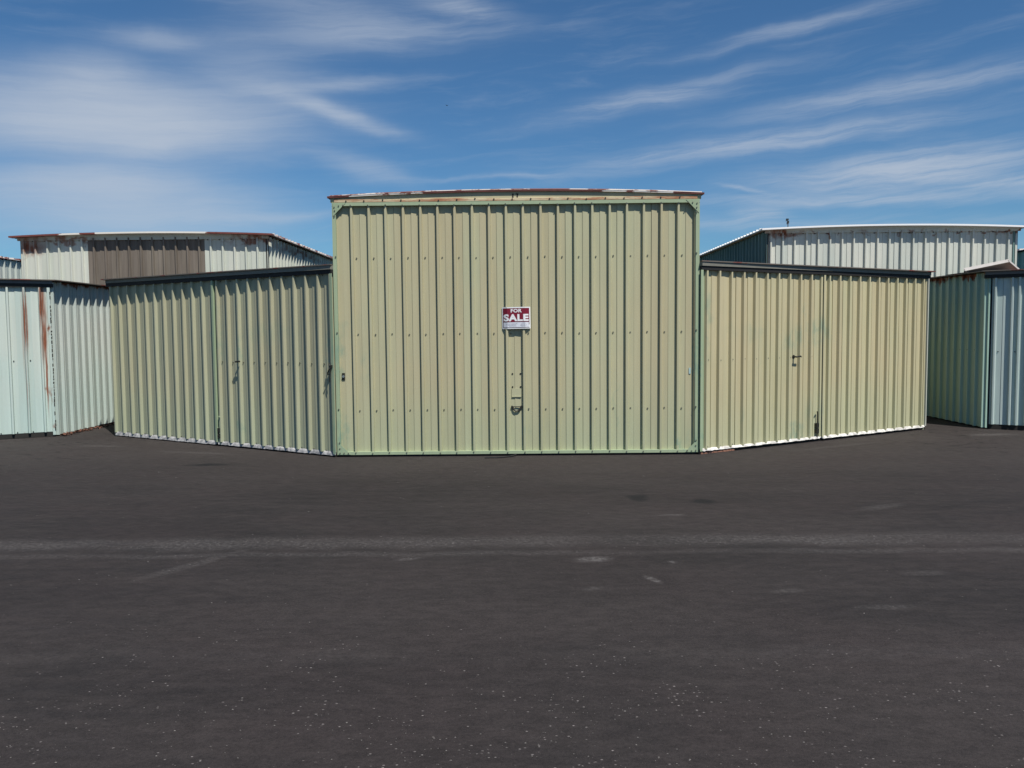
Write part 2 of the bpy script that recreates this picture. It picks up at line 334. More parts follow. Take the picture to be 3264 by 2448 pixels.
    ckm = t.m('MULTIPLY', t.ramp(ck, .001, .006, 1, 0), t.m('MULTIPLY', t.ramp(t.m('ABSOLUTE', x), 4, 6), t.ramp(y, -1.5, .3)))
    c = t.mix(t.m('MULTIPLY', ckm, .7), c, (.006, .006, .006))
    t.put(b.inputs['Base Color'], c)
    t.put(b.inputs['Roughness'], t.ramp(mid, .3, .7, .78, .92)); b.inputs['Specular IOR Level'].default_value = .25
    bp = t.new('ShaderNodeBump'); bp.inputs['Strength'].default_value = .5; bp.inputs['Distance'].default_value = .006
    t.l.new(t.m('ADD', fine, t.m('MULTIPLY', grit, .6)), bp.inputs['Height']); t.l.new(bp.outputs[0], b.inputs['Normal'])
    return m
M['asphalt'] = asphalt()

# ------------------------------------------------------------------ mesh helpers
class MB:
    def __init__(s): s.v = []; s.f = []
    def add(s, vs, fs):
        k = len(s.v); s.v += [tuple(q) for q in vs]; s.f += [tuple(i+k for i in q) for q in fs]; return s
    def box(s, x0, x1, y0, y1, z0, z1):
        return s.add([(x0, y0, z0), (x1, y0, z0), (x1, y1, z0), (x0, y1, z0), (x0, y0, z1), (x1, y0, z1), (x1, y1, z1), (x0, y1, z1)],
                     [(3, 2, 1, 0), (4, 5, 6, 7), (0, 1, 5, 4), (1, 2, 6, 5), (2, 3, 7, 6), (3, 0, 4, 7)])
    def poly(s, pts, y0, y1):
        """polygon in xz (counter-clockwise seen from -y) given thickness y0..y1"""
        n = len(pts)
        return s.add([(x, y0, z) for x, z in pts] + [(x, y1, z) for x, z in pts],
                     [tuple(range(n)), tuple(range(2*n-1, n-1, -1))] + [((i+1) % n, i, i+n, (i+1) % n+n) for i in range(n)])
    def tube(s, pts, r, n=8, r1=None):
        pts = [Vector(p) for p in pts]; ring = []
        for i, p in enumerate(pts):
            d = (pts[min(i+1, len(pts)-1)] - pts[max(i-1, 0)]).normalized()
            a = d.orthogonal().normalized() if i == 0 else (a - d*a.dot(d)).normalized()
            b = d.cross(a); rr = r if r1 is None else r + (r1-r)*i/(len(pts)-1)
            ring.append([p + (a*math.cos(q) + b*math.sin(q))*rr for q in [2*math.pi*j/n for j in range(n)]])
        vs = [q for rg in ring for q in rg]; fs = []
        for i in range(len(pts)-1):
            for j in range(n): fs.append((i*n+j, i*n+(j+1) % n, (i+1)*n+(j+1) % n, (i+1)*n+j))
        fs.append(tuple(range(n-1, -1, -1))); k = (len(pts)-1)*n; fs.append(tuple(range(k, k+n)))
        return s.add(vs, fs)
    def disc(s, c, r, y0, y1, n=10):
        return s.poly([(c[0]+r*math.cos(2*math.pi*j/n), c[1]+r*math.sin(2*math.pi*j/n)) for j in range(n)], y0, y1)
    def mesh(s, name, m):
        me = bpy.data.meshes.new(name); me.from_pydata(s.v, [], s.f); me.update()
        if m: me.materials.append(M[m])
        return me
    def obj(s, name, m, parent=None, loc=(0, 0, 0), rz=0.0): return link(name, s.mesh(name, m), parent, loc, rz)

def link(name, data, parent=None, loc=(0, 0, 0), rz=0.0):
    o = bpy.data.objects.new(name, data); sc.collection.objects.link(o)
    o.parent = parent; o.location = loc; o.rotation_euler = (0, 0, rz); return o

def tag(o, label=None, cat=None, group=None, kind=None):
    if label: o['label'] = label
    if cat: o['category'] = cat
    if group: o['group'] = group
    if kind: o['kind'] = kind
    return o

def thing(name, label, cat, loc=(0, 0, 0), rz=0.0, group=None):
    return tag(link(name, None, None, loc, rz), label, cat, group)

# ------------------------------------------------------------------ corrugated panels
PITCH, RIB0, RF, RTOP, RD = .2196, .099, .009, .027, .044
PROF = [(0, -.005), (0, .0065), (.010, .0062), (.055, .0024), (RIB0-.003, 0), (RIB0, .002), (RIB0+RF, RD-.002), (RIB0+RF+.003, RD), (RIB0+RF+RTOP-.003, RD),
        (RIB0+RF+RTOP, RD-.002), (RIB0+2*RF+RTOP, .002), (RIB0+2*RF+RTOP+.003, 0), (PITCH, 0), (PITCH, -.005)]
def clip_prof(u0, u1):
    out = []
    for (a, b) in zip(PROF[:-1], PROF[1:]):
        for p in (a, b):
            if u0 <= p[0] <= u1 and (not out or out[-1] != p): out.append(p)
        for uc in (u0, u1):
            if min(a[0], b[0]) < uc < max(a[0], b[0]):
                d = a[1] + (b[1]-a[1])*(uc-a[0])/(b[0]-a[0]); out.append((uc, d))
    seen = []
    for p in out:
        if p not in seen: seen.append(p)
    if u0 > 0: seen.sort(key=lambda p: p[0])
    res = [(u0, -.005)] if seen[0] != (u0, -.005) else []
    res += seen
    if res[-1][1] > -.004: res.append((u1, -.005))
    return res
_pan = {}
def panel_mesh(z0, z1, m, u0=0.0, u1=PITCH, z1b=None):
    key = (round(z0, 3), round(z1, 3), m, round(u0, 3), round(u1, 3), z1b)
    if key not in _pan:
        pr = clip_prof(u0, u1) if (u0 > 0 or u1 < PITCH) else PROF
        n = len(pr); zt = lambda u: z1 if z1b is None else z1 + (z1b-z1)*(u-u0)/(u1-u0)
        b = MB()
        b.v = [(u, -d, z0) for u, d in pr] + [(u, -d, zt(u)) for u, d in pr]
        b.f = [(i, i+1, i+1+n, i+n) for i in range(n-1)] + [(n-1, 0, n, 2*n-1), tuple(range(n-1, -1, -1)), tuple(range(n, 2*n))]
        _pan[key] = b.mesh('panel', m)
    return _pan[key]

def panels(parent, u_start, length, z0, z1, mats, first=0.0, name='panel', top=None):
    """row of separate sheets from u_start over length; first = phase of the first sheet; mats: str or f(index,u)"""
    u = u_start - first; i = 0; out = []
    while u < u_start + length - .004:
        a = max(0, u_start-u); b = min(PITCH, u_start+length-u)
        m = mats(i, u+PITCH/2) if callable(mats) else mats
        if b-a > .006:
            zt = top(u) if top else z1
            o = link(name, panel_mesh(z0, zt, m, a, b), parent, (u+rnd.gauss(0, .0014), rnd.uniform(-.0012, .0012), 0)); o.rotation_euler = (rnd.gauss(0, .0006), rnd.gauss(0, .0007), rnd.gauss(0, .006)); out.append(o)
        u += PITCH; i += 1
    return out

def backing(name, length, z0, z1, m, parent, loc, rz):
    """the wall or door leaf that carries the sheets: local x along it, -y outwards; the sheets sit on its face"""
    b = MB().box(0, length, .006, .03, z0, z1)
    return b.obj(name, m, parent, loc, rz)

def corrugated(name, length, z0, z1, m, parent, loc, rz):
    """a whole corrugated wall as one mesh, for walls the photograph does not show"""
    b = MB(); u = 0.0
    while u < length - .01:
        pr = [(q, d) for q, d in PROF[1:-1] if q <= length-u]
        if len(pr) > 1:
            n = len(pr)
            b.add([(u+q, -d, z0) for q, d in pr] + [(u+q, -d, z1) for q, d in pr], [(i, i+1, i+1+n, i+n) for i in range(n-1)])
        u += PITCH
    b.box(0, length, .008, .03, z0, z1)
    return b.obj(name, m, parent, loc, rz)

def screws(parent, pts, d=.011, r=.0092, m='screw'):
    b = MB()
    for (x, y, z) in pts:
        x += rnd.uniform(-.004, .004); z += rnd.uniform(-.006, .006)
        b.disc((x, z), r, y-d, y, 7)
    o = b.obj('screw_row', m, parent); o['kind'] = 'stuff'; return o

def skirt(parent, u0, u1, z_top, z_bot, out=.055, seed=1, m='galv', d0=.012):
    rr = random.Random(seed); b = MB(); n = max(4, int((u1-u0)/.045)); vs = []; fs = []
    for i in range(n+1):
        u = u0+(u1-u0)*i/n; w = rr.uniform(-.006, .006); q = rr.uniform(-.004, .004)
        if i in (0, n): w += .01; q += .012
        vs += [(u, -d0+.004, z_top+rr.uniform(-.003, .003)), (u, -d0-out*.55+w*.5, (z_top+z_bot)/2+q+.004), (u, -d0-out+w, z_bot+q), (u, -d0-out+w+.006, z_bot+q-.006), (u, -d0+.008, z_top-.012)]
    for i in range(n):
        for j in range(4): fs.append((i*5+j+1, i*5+j, i*5+5+j, i*5+6+j)[::-1])
    b.add(vs, fs); return b.obj('bottom_flashing', m, parent)

# ------------------------------------------------------------------ hangar layout numbers
HW = 2.3425                     # half width of the tall middle section
NX, NY = 2.3625, -.055          # where a wing starts
EX, EY = NX + WL*math.cos(WA), NY + WL*math.sin(WA)       # wing tip
ZD, ZW, TAIL, WBACK = 3.2683, 2.478, 10.5, 4.5
ROOF_E, ROOF_P = 3.330, 3.392
def arch(x, hw=HW+.04, e=ROOF_E, p=ROOF_P): return e + (p-e)*(1-(x/hw)**2)

def arch_strip(name, parent, m, y0, y1, dz0, dz1, hw=HW+.05, n=24, flat_bottom=None, e=ROOF_E, p=ROOF_P):
    b = MB(); vs = []; fs = []
    for i in range(n+1):
        x = -hw+2*hw*i/n; z = arch(x, hw, e, p); zb = flat_bottom if flat_bottom is not None else z+dz0
        vs += [(x, y0, zb), (x, y0, z+dz1), (x, y1, z+dz1), (x, y1, zb)]
    for i in range(n):
        a, c = i*4, i*4+4
        for j in range(4): fs.append((a+j, c+j, c+(j+1) % 4, a+(j+1) % 4)[::-1])
    fs += [(0, 1, 2, 3)[::-1], tuple(n*4+j for j in range(4))]
    b.add(vs, fs); return b.obj(name, m, parent)

def roof_tall(parent, m='white_roof', e=ROOF_E, p=ROOF_P, over=.045):
    """arched roof sheet, ridges running across so that the side eaves show the profile"""
    b = MB(); hw = HW+over; nx = 8; ys = []
    y = -.02
    while y < TAIL+.02:
        ys += [(y, .0), (y+.095, .0), (y+.105, .034), (y+.135, .034), (y+.145, .0)]; y += PITCH
    ys = [q for q in ys if q[0] < TAIL+.03]
    for (y, h) in ys:
        for i in range(nx+1):
            x = -hw+2*hw*i/nx; b.v.append((x, y, arch(x, hw, e, p)+h+.012))
        for x in (-hw, hw): b.v.append((x, y, arch(x, hw, e, p)-.004))
    k = nx+3
    for j in range(len(ys)-1):
        for i in range(nx): b.f.append((j*k+i, j*k+i+1, (j+1)*k+i+1, (j+1)*k+i))
        b.f.append((j*k+nx+1, j*k, (j+1)*k, (j+1)*k+nx+1)); b.f.append((j*k+nx, j*k+nx+2, (j+1)*k+nx+2, (j+1)*k+nx))
    return b.obj('roof', m, parent)
M['white_roof'] = simple('white_roof_sheet', (.70, .70, .68), .5, var=.05)
M['rust_roof'] = trim_mat('rusting_roof_sheet', (.52, .47, .43), [], .06)

def wing_roof(parent, side, m='edge_red'):
    s = side
    pts = [(s*HW, .02), (s*NX, NY-.012), (s*(EX+.085), EY-.01), (s*(EX+.085), WBACK+.05), (s*HW, WBACK+.05)]
    if s < 0: pts = pts[::-1]
    n = 5; b = MB()
    b.add([(x, y, ZW-.002) for x, y in pts] + [(x, y, ZW+.012) for x, y in pts],
          [tuple(range(n))[::-1], tuple(range(n, 2*n))] + [(i, (i+1) % n, (i+1) % n+n, i+n) for i in range(n)])
    return b.obj('wing_roof', m, parent)

def wing_frame(side, off):
    """origin and rotation of a wing front: local x runs left to right as seen from outside, -y outwards; off = set back from the header face"""
    nrm = Vector((side*math.sin(WA), -math.cos(WA)))
    if side < 0: o = Vector((-EX, EY)); rz = -WA
    else: o = Vector((NX, NY)); rz = WA
    o = o - nrm*off; return (o.x, o.y, 0), rz

def header(parent, side, m_f, m_t, z_top=ZW-.004, full=True):
    loc, rz = wing_frame(side, 0); L = WL
    a, c = (-.03, L-.01) if side < 0 else (.01, L+.03)
    h = MB().box(a, c, 0, .10, z_top-.050, z_top).obj('header_fascia', m_f, parent, loc, rz)
    MB().box(a-.012 if side < 0 else a, c if side < 0 else c+.012, .014, .09, z_top-.102, z_top-.0505).obj('door_track', m_t, h)
    return h

# ------------------------------------------------------------------ 1. ground
g = MB(); S = 400
g.add([(-S, -S, 0), (S, -S, 0), (S, S, 0), (-S, S, 0)], [(0, 1, 2, 3)])
tag(g.obj('asphalt_ground', 'asphalt'), kind='structure')

# ------------------------------------------------------------------ shells shared by every hangar
def shell(root, m_side, m_tail, m_front, m_wing, skip=(), e=ROOF_E, p=ROOF_P):
    ZS = e-.02
    if 'side_r' not in skip: corrugated('side_wall', TAIL-.10, 0, ZS, m_side, root, (HW-.075, .09, 0), R(90))
    if 'side_l' not in skip: corrugated('side_wall', TAIL-.10, 0, ZS, m_side, root, (-HW+.075, TAIL-.01, 0), R(-90))
    if 'tail' not in skip: corrugated('rear_wall', 2*HW-.12, 0, ZS, m_tail, root, (HW-.06, TAIL-.03, 0), R(180))
    for s in (1, -1):
        nm = 'r' if s > 0 else 'l'
        if 'back_'+nm not in skip:
            corrugated('wing_rear_wall', EX-HW-.03, 0, ZW-.02, m_side, root, ((EX if s > 0 else -HW)-.02*s, WBACK, 0), R(180))
        if 'end_'+nm not in skip:
            if s > 0: corrugated('wing_end_wall', WBACK-EY-.03, 0, ZW-.02, m_side, root, (EX-.03, EY+.02, 0), R(90))
            else: corrugated('wing_end_wall', WBACK-EY-.03, 0, ZW-.02, m_side, root, (-EX+.03, WBACK-.01, 0), R(-90))
        if 'wing_'+nm not in skip:
            loc, rz = wing_frame(s, .062); corrugated('wing_door', WL-.06, .05, ZW-.1, m_wing, root, loc, rz)
    if 'front' not in skip: corrugated('front_wall', 2*HW-.1, .03, ZD, m_front, root, (-HW+.05, .05, 0), 0)

# ------------------------------------------------------------------ 2. the hangar in the middle
H = thing('hangar', 'beige and green corrugated metal hangar with tall middle door and two swept back wings', 'hangar', (0, 0, 0), 0, 'corrugated metal hangars')
shell(H, 'wing_r', 'door', 'door', 'door', skip=('wing_l', 'wing_r', 'front'))
roof_tall(H, 'rust_roof')
wing_roof(H, 1); wing_roof(H, -1)

# middle door
D = MB()
D.box(-HW+.01, HW-.01, .056, .085, .04, ZD-.004)
door = D.obj('middle_door', 'door', H)
fr = MB()
fr.box(-HW, -HW+.046, -.004, .056, .066, ZD-.042)
fr.box(HW-.048, HW, -.004, .056, .066, ZD-.042)
fr.box(-HW, HW, -.006, .056, ZD-.042, ZD)
fr.box(-HW, HW, -.006, .056, .028, .066)
fr.obj('door_frame', 'trim', door)
seam0 = -HW + .222 - RIB0        # seam of the first full sheet
ps = panels(door, -HW+.04, 2*HW-.08, .05, ZD-.03, 'door', first=(-HW+.04)-(seam0-PITCH))
for o in ps: o.location.y += .05
for (cx, cz, sx, sz) in [(-HW, ZD-.008, 1, -1), (HW, ZD-.008, -1, -1), (-HW, .033, 1, 1), (HW, .033, -1, 1)]:
    pts = [(cx+sx*.012, cz), (cx+sx*.175, cz), (cx+sx*.012, cz+sz*.165)]
    if sx*sz < 0: pts = pts[::-1]
    MB().poly(pts, -.0105, -.0062).obj('corner_gusset', 'trim', door)
sp = []
for z in (2.566, 1.589, .605):
    for k in range(20): sp.append((seam0 + k*PITCH + .174, .05, z))
    sp += [(-HW+.035, -.004, z+.02), (HW-.035, -.004, z+.02)]
screws(door, sp)
ds = []
for k in range(20): ds += [(seam0+k*PITCH+RIB0+.02, -.006, ZD-.038), (seam0+k*PITCH+RIB0+.02, -.006, .052)]
for sx in (-1, 1):
    ds += [(sx*(HW-.035), -.0105, q) for q in (ZD-.05, ZD-.10, ZD-.165, .06, .115, .185)] + [(sx*(HW-q), -.0105, zz) for q in (.09, .145) for zz in (ZD-.04, .05)]
screws(door, ds, .010, .008)
# pull handle: two lugs, a rod and a curved bail
hd = MB()
for x in (-.066, .056): hd.box(x-.010, x+.010, .026, .05, .624, .648)
hd.tube([(-.066, .032, .636), (.056, .032, .636)], .006, 8)
hd.tube([(-.055+.05*(1-math.cos(q))*1.0,   .030-.004*math.sin(q), .632-.052*math.sin(q)) for q in [math.pi*i/10 for i in range(11)]], .010, 8)
hd.obj('pull_handle', 'iron', door)  # dark tone stands in for the shadow around the bail
hp = MB(); hp.box(-.070, .056, .0415, .0450, .768, .872); hp.box(-.068, .054, .033, .0415, .762, .771)
hp.obj('cover_plate', 'door', door)
for x in (-.058, .046):
    for z in (1.063, .892): MB().disc((x, z), .011, .0435, .0475, 10).obj('bolt_hole', 'dark', door)
lk = MB().box(-2.268, -2.230, .036, .046, 1.00, 1.092).obj('lock_plate', 'iron', door)
MB().disc((-2.249, 1.048), .016, .020, .036, 14).obj('lock_cylinder', 'chrome', lk)
MB().box(2.222, 2.246, .0405, .0435, 1.043, 1.122).obj('sticker', 'sticker', door)
sw = MB(); n = 40
for i in range(n):
    x0 = -HW+.02+(2*HW-.05)*i/n; x1 = -HW+.02+(2*HW-.05)*(i+1)/n
    sw.box(x0, x1, .012, .03, .004+rnd.uniform(0, .006), .027)
sw.obj('under_door_shade', 'rubber_and_shade', door)  # black strip added for the shadow in the gap below the door

# gable above the door
arch_strip('gable_fascia', H, 'beige_fascia', .012, .05, 0, -.002, hw=HW+.02, flat_bottom=ZD+.006)
rs = MB(); n = 30; vs = []; fs = []
for i in range(n+1):
    x = -HW+.03+(2*HW-.06)*i/n; zt = ZD+.040+.004*math.sin(x*5)+rnd.uniform(-.003, .003); yo = -.004+rnd.uniform(-.004, .003)
    if x < -1.6: zt += .012*(-1.6-x)
    vs += [(x, yo, ZD+.004), (x, yo+.002, zt-.006), (x, .011, zt), (x, .0115, ZD+.003)]
for i in range(n):
    for j in range(3): fs.append((i*4+j, i*4+4+j, i*4+5+j, i*4+1+j))
rs.add(vs, fs); rstrip = rs.obj('rusty_flashing', 'rust_strip', H)
screws(rstrip, [(-HW+.18+.236*k, -.004, ZD+.024+rnd.uniform(-.006, .006)) for k in range(19)], .010, .009, 'iron')
# the two dark strokes on the gable: an upright bar and a hooked one
ik = MB(); ik.poly([(-.041, 3.302), (-.024, 3.302), (-.022, 3.362), (-.042, 3.362)], .0085, .0118)
ik.poly([(.020, 3.302), (.029, 3.302), (.036, 3.345), (.039, 3.364), (.004, 3.364), (.004, 3.353), (.020, 3.351), (.015, 3.328)], .0085, .0118)
ik.obj('gable_marking', 'ink', H)
arch_strip('roof_edge_trim', H, 'edge', -.016, .03, -.004, .018, hw=HW+.055)
arch_strip('eave_lining', H, 'dark', .031, .12, -.004, .011, hw=HW+.05)

# posts either side of the door
for s in (-1, 1):
    x0, x1 = sorted((s*(HW+.006), s*(HW+.075)))
    MB().box(x0, x1, .045, .115, .012, ZW-.01).obj('door_post', 'trim', H)
    MB().box(*sorted((s*(HW-.02), s*(HW+.09))), .118, .16, 0, ZW-.02).obj('post_gap_shade', 'dark', H)  # near-black strip standing in for the shadowed gap by the post

# wings
def leaf(side, u_a, u_b, m, name, label=None):
    """door leaf between distances u_a < u_b from the inner end"""
    loc, rz = wing_frame(side, .064)
    l0, l1 = (WL-u_b, WL-u_a) if side < 0 else (u_a, u_b)
    c, s_ = math.cos(rz), math.sin(rz)
    lo = (loc[0]+c*l0, loc[1]+s_*l0, 0)
    o = backing(name, l1-l0, .055, ZW-.107, m, H, lo, rz)
    return o, l0, l1-l0

ZP0, ZP1 = .062, ZW-.105
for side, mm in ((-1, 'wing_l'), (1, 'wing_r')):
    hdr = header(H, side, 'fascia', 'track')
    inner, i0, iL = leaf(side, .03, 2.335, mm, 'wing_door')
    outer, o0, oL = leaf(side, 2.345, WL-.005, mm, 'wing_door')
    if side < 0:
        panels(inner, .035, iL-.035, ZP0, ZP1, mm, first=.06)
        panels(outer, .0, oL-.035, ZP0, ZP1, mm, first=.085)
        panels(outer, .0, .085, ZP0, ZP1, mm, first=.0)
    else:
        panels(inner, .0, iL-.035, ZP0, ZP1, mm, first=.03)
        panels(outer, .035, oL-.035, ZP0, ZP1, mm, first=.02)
    # meeting stiles: an upright folded strip on each leaf edge
    if side < 0:
        MB().box(.0, .034, -.046, .0, ZP0-.004, ZP1).obj('meeting_stile', 'trim', inner)
        MB().box(oL-.034, oL, -.020, .0, ZP0-.004, ZP1).obj('meeting_stile', mm, outer)
        MB().box(iL-.012, iL+.028, -.050, -.044, ZP0-.02, ZP1).obj('edge_strip', 'trim', inner)
    else:
        MB().box(iL-.034, iL, -.030, .0, ZP0-.004, ZP1).obj('meeting_stile', mm, inner)
        MB().box(.0, .034, -.046, .0, ZP0-.004, ZP1).obj('meeting_stile', mm, outer)
        MB().box(oL-.010, oL+.006, -.052, -.006, ZP0-.004, ZP1).obj('edge_strip', 'tall_r', outer)
        MB().box(-.03, .012, -.050, -.044, ZP0-.02, ZP1).obj('edge_strip', 'trim', inner)
    nfirst = PITCH-(.06-.035) if side < 0 else PITCH-.03
    base = (.035-.06) if side < 0 else -.03
    screws(inner, [(base+PITCH*k+.174, 0, 1.215) for k in range(10)])
    screws(inner, [(base+PITCH*k+.174, 0, ZP1-.02) for k in range(10)], .01, .008)
    screws(outer, [((-.085 if side < 0 else .015)+PITCH*k+.174, 0, ZP0+.02) for k in range(10)], .01, .007)
    screws(inner, [(base+PITCH*k+.174, 0, ZP0+.02) for k in range(10)], .01, .007)
    zt, zb = (.072, .024) if side < 0 else (.072, .042)
    skirt(inner, .0, iL, zt, zb, .020 if side < 0 else .034, 3+side, 'galv_shaded' if side < 0 else 'galv')
    skirt(outer, .0, oL, zt, zb-.006, .026 if side < 0 else .034, 11+side, 'galv_shaded' if side < 0 else 'galv')
    # dark strip put in for the shade in the gap under the leaves
    MB().box(.0, iL, .0, .05, .003, .054).obj('gap_shade_strip', 'dark', inner)
    MB().box(.0, oL, .0, .05, .003, .054).obj('gap_shade_strip', 'dark', outer)
    # cane bolt near the meeting edge
    u = iL-.075 if side > 0 else .075
    bo = MB(); bo.tube([(u, -.030, .03), (u, -.030, .415), (u-.006, -.034, .428), (u-.045*side, -.062, .430)], .0085, 8)
    bolt = bo.obj('cane_bolt', 'iron' if side > 0 else 'trim', inner)
    br = MB()
    for z in (.12, .20): br.box(u-.032, u+.022, -.046, -.001, z, z+.062)
    br.obj('bolt_bracket', 'iron', bolt)
    # T handle with its spindle and rose
    u = 1.777-.03 if side > 0 else iL-(1.814-.03)
    th = MB(); th.disc((u, 1.222), .026, -.010, 0, 14); th.tube([(u, -.008, 1.222), (u, -.075, 1.222)], .011, 10)
    th.tube([(u-.022, -.072, 1.221), (u, -.078, 1.224), (u+.055, -.078, 1.229), (u+.070, -.074, 1.226)], .0115, 10)
    th.obj('turn_handle', 'iron', inner)
# latch and twisted wire where the left wing meets the middle door
lat = MB(); lo, rz = wing_frame(-1, .02)
lat.tube([(WL-.075, -.012, 1.225), (WL-.06, -.03, 1.205), (WL-.035, -.02, 1.18), (WL-.05, -.035, 1.15), (WL-.085, -.03, 1.10), (WL-.09, -.02, 1.07)], .009, 7)
lat.tube([(WL-.035, -.02, 1.18), (WL-.05, -.028, 1.09), (WL-.075, -.012, 1.0), (WL-.078, -.01, .975)], .007, 7)
lat.box(WL-.06, WL-.02, -.03, .0, 1.165, 1.20)
lat.obj('wire_latch', 'iron', H, lo, rz)
# broken footing showing under the right wing's inner end
lo, rz = wing_frame(1, .055)
ft = MB(); u = .03
while u < .62:
    w = rnd.uniform(.05, .11); ft.box(u, u+w-.006, -.010-rnd.uniform(0, .02), .03, 0.002, .022+rnd.uniform(0, .016)*(1-u)); u += w
ft.obj('broken_footing', 'brick', H, lo, rz)

# ------------------------------------------------------------------ 3. FOR SALE sign
sg = thing('for_sale_sign', 'red and white FOR SALE sign fixed across the middle hangar door', 'sign', (-.002, 0, 1.784))
sg.rotation_euler = (0, R(-.9), 0)
BW, BH, KX = .182, .139, .115
def bend(x): return .002 + max(0, abs(x)-KX)*.62        # board lies on the ribs, its ends pulled back
def slab(name, m, x0, x1, z0, z1, lift, parent, th=.0012):
    xs = sorted({x0, x1, *[q for q in (-KX, KX) if x0 < q < x1]}); b = MB(); vs = []; fs = []
    for x in xs:
        y = bend(x)-lift; vs += [(x, y, z0), (x, y, z1), (x, y+th, z1), (x, y+th, z0)]
    n = len(xs)
    for i in range(n-1):
        for j in range(4): fs.append((i*4+j, i*4+(j+1) % 4, i*4+4+(j+1) % 4, i*4+4+j)[::-1])
    fs += [(0, 1, 2, 3), tuple((n-1)*4+j for j in (3, 2, 1, 0))]
    b.add(vs, fs); b.f = [f[::-1] for f in b.f]; return b.obj(name, m, parent)
board = slab('board', 'white', -BW, BW, -BH, BH, .008, sg, .004)
slab('dark_border', 'darkline', -BW+.012, BW-.014, -BH+.012, BH-.014, .0094, sg)
slab('red_field', 'red', -BW+.014, BW-.017, -BH+.088, BH-.017, .0108, sg)
slab('print_panel', 'label_grey', -BW+.019, BW-.022, -BH+.019, -BH+.083, .0108, sg)
slab('side_print', 'white', BW-.022, BW-.010, -BH+.018, -BH+.050, .0122, sg)
def text(name, body, m, width, height, cx, z0, lift, parent, bold=.02):
    cu = bpy.data.curves.new('t', 'FONT'); cu.body = body; cu.size = 1; cu.offset = bold; cu.space_character = 1.0 + bold*2.2; cu.resolution_u = 4
    tmp = bpy.data.objects.new('t', cu); sc.collection.objects.link(tmp); bpy.context.view_layer.update()
    me = bpy.data.meshes.new_from_object(tmp.evaluated_get(bpy.context.evaluated_depsgraph_get()))
    bpy.data.objects.remove(tmp)
    bm = bmesh.new(); bm.from_mesh(me)
    xs = [v.co.x for v in bm.verts]; ys = [v.co.y for v in bm.verts]
    x_lo, x_hi, y_lo, y_hi = min(xs), max(xs), min(ys), max(ys)
    for v in bm.verts:
        v.co = Vector((cx-width/2+(v.co.x-x_lo)/(x_hi-x_lo)*width, 0, z0+(v.co.y-y_lo)/(y_hi-y_lo)*height))
    for kx in (-KX, KX):
        bmesh.ops.bisect_plane(bm, geom=bm.verts[:]+bm.edges[:]+bm.faces[:], plane_co=(kx, 0, 0), plane_no=(1, 0, 0))
    for v in bm.verts: v.co.y = bend(v.co.x)-lift
    me2 = bpy.data.meshes.new(name); bm.to_mesh(me2); bm.free(); me2.materials.append(M[m])
    return link(name, me2, parent)
text('lettering', 'FOR', 'white', .142, .046, .002, BH-.070, .0125, sg, .030)
text('lettering', 'SALE', 'white', .322, .092, -.002, -BH+.096, .0125, sg, .046)
pr = random.Random(3)
lines = MB()
def print_line(x0, x1, z, h):
    x = x0
    while x < x1:
        w = pr.uniform(.006, .018); w = min(w, x1-x)
        y = (bend(x)+bend(x+w))/2-.0125
        lines.box(x, x+w, y, y+.001, z, z+h*pr.uniform(.7, 1)); x += w+.003
print_line(-.125, .015, -BH+.062, .006); print_line(-.112, -.005, -BH+.047, .006); print_line(-.095, .0, -BH+.034, .003)
print_line(.075, .112, -BH+.072, .005); print_line(.058, .128, -BH+.058, .005); print_line(.048, .14, -BH+.045, .004); print_line(.058, .115, -BH+.032, .006)
lines.obj('small_print', 'grey_print', sg)['kind'] = 'stuff'

# ------------------------------------------------------------------ 4. row neighbours, same type of hangar
DX = 13.82
# left neighbour: only its right wing tip and the edge of its tall part come into view
NL = thing('hangar', 'pale aqua metal hangar with rust streaked wing at the left edge', 'hangar', (-DX, 0, 0), 0, 'corrugated metal hangars')
shell(NL, 'aqua_side', 'aqua', 'aqua', 'aqua', skip=('wing_r', 'end_r', 'side_r'))
roof_tall(NL, 'rust_roof'); wing_roof(NL, 1, 'edge_red'); wing_roof(NL, -1, 'edge_red')
arch_strip('roof_edge_trim', NL, 'edge', -.016, .03, -.004, .018, hw=HW+.055)
header(NL, 1, 'fascia_b', 'track'); header(NL, -1, 'fascia_b', 'track')
loc, rz = wing_frame(1, .064)
wd = backing('wing_door', WL-.05, .075, ZP1, 'aqua', NL, loc, rz); panels(wd, 0, WL-.05, .08, ZP1, 'aqua', first=.10)
MB().box(WL-.052, WL-.012, -.046, .0, .03, ZP1).obj('corner_strip', 'aqua', wd)
MB().box(0, WL-.05, .0, .05, .003, .074).obj('gap_shade_strip', 'dark', wd)  # shade below the leaf, drawn as a dark strip
screws(wd, [(-.10+PITCH*k+.174, 0, 1.22) for k in range(21)], m='iron')
screws(wd, [(-.10+PITCH*k+.174, 0, .10) for k in range(21)], m='iron')
cr = MB(); z = .1
while z < 2.3:                                   # ragged open joint at the corner
    h = rnd.uniform(.02, .06)
    if rnd.random() < .75: cr.box(WL-.019+rnd.uniform(-.004, .004), WL-.004+rnd.uniform(-.003, .004), -.052, -.047, z, z+h)
    z += h+rnd.uniform(.008, .03)
cr.obj('open_joint', 'dark', wd)['kind'] = 'stuff'
ew = backing('wing_end_wall', WBACK-EY-.03, .02, ZW-.015, 'aqua_side', NL, (EX-.04, EY+.02, 0), R(90)); panels(ew, 0, WBACK-EY-.03, .022, ZW-.015, 'aqua_side', first=.06)
screws(ew, [(-.06+PITCH*k+.174, 0, 1.24) for k in range(9)], m='iron')
sw_ = backing('side_wall', TAIL-.10, 0, ROOF_E-.02, 'aqua_side', NL, (HW-.02, .09, 0), R(90)); panels(sw_, 0, TAIL-.1, 2.2, ROOF_E-.02, 'aqua_side')

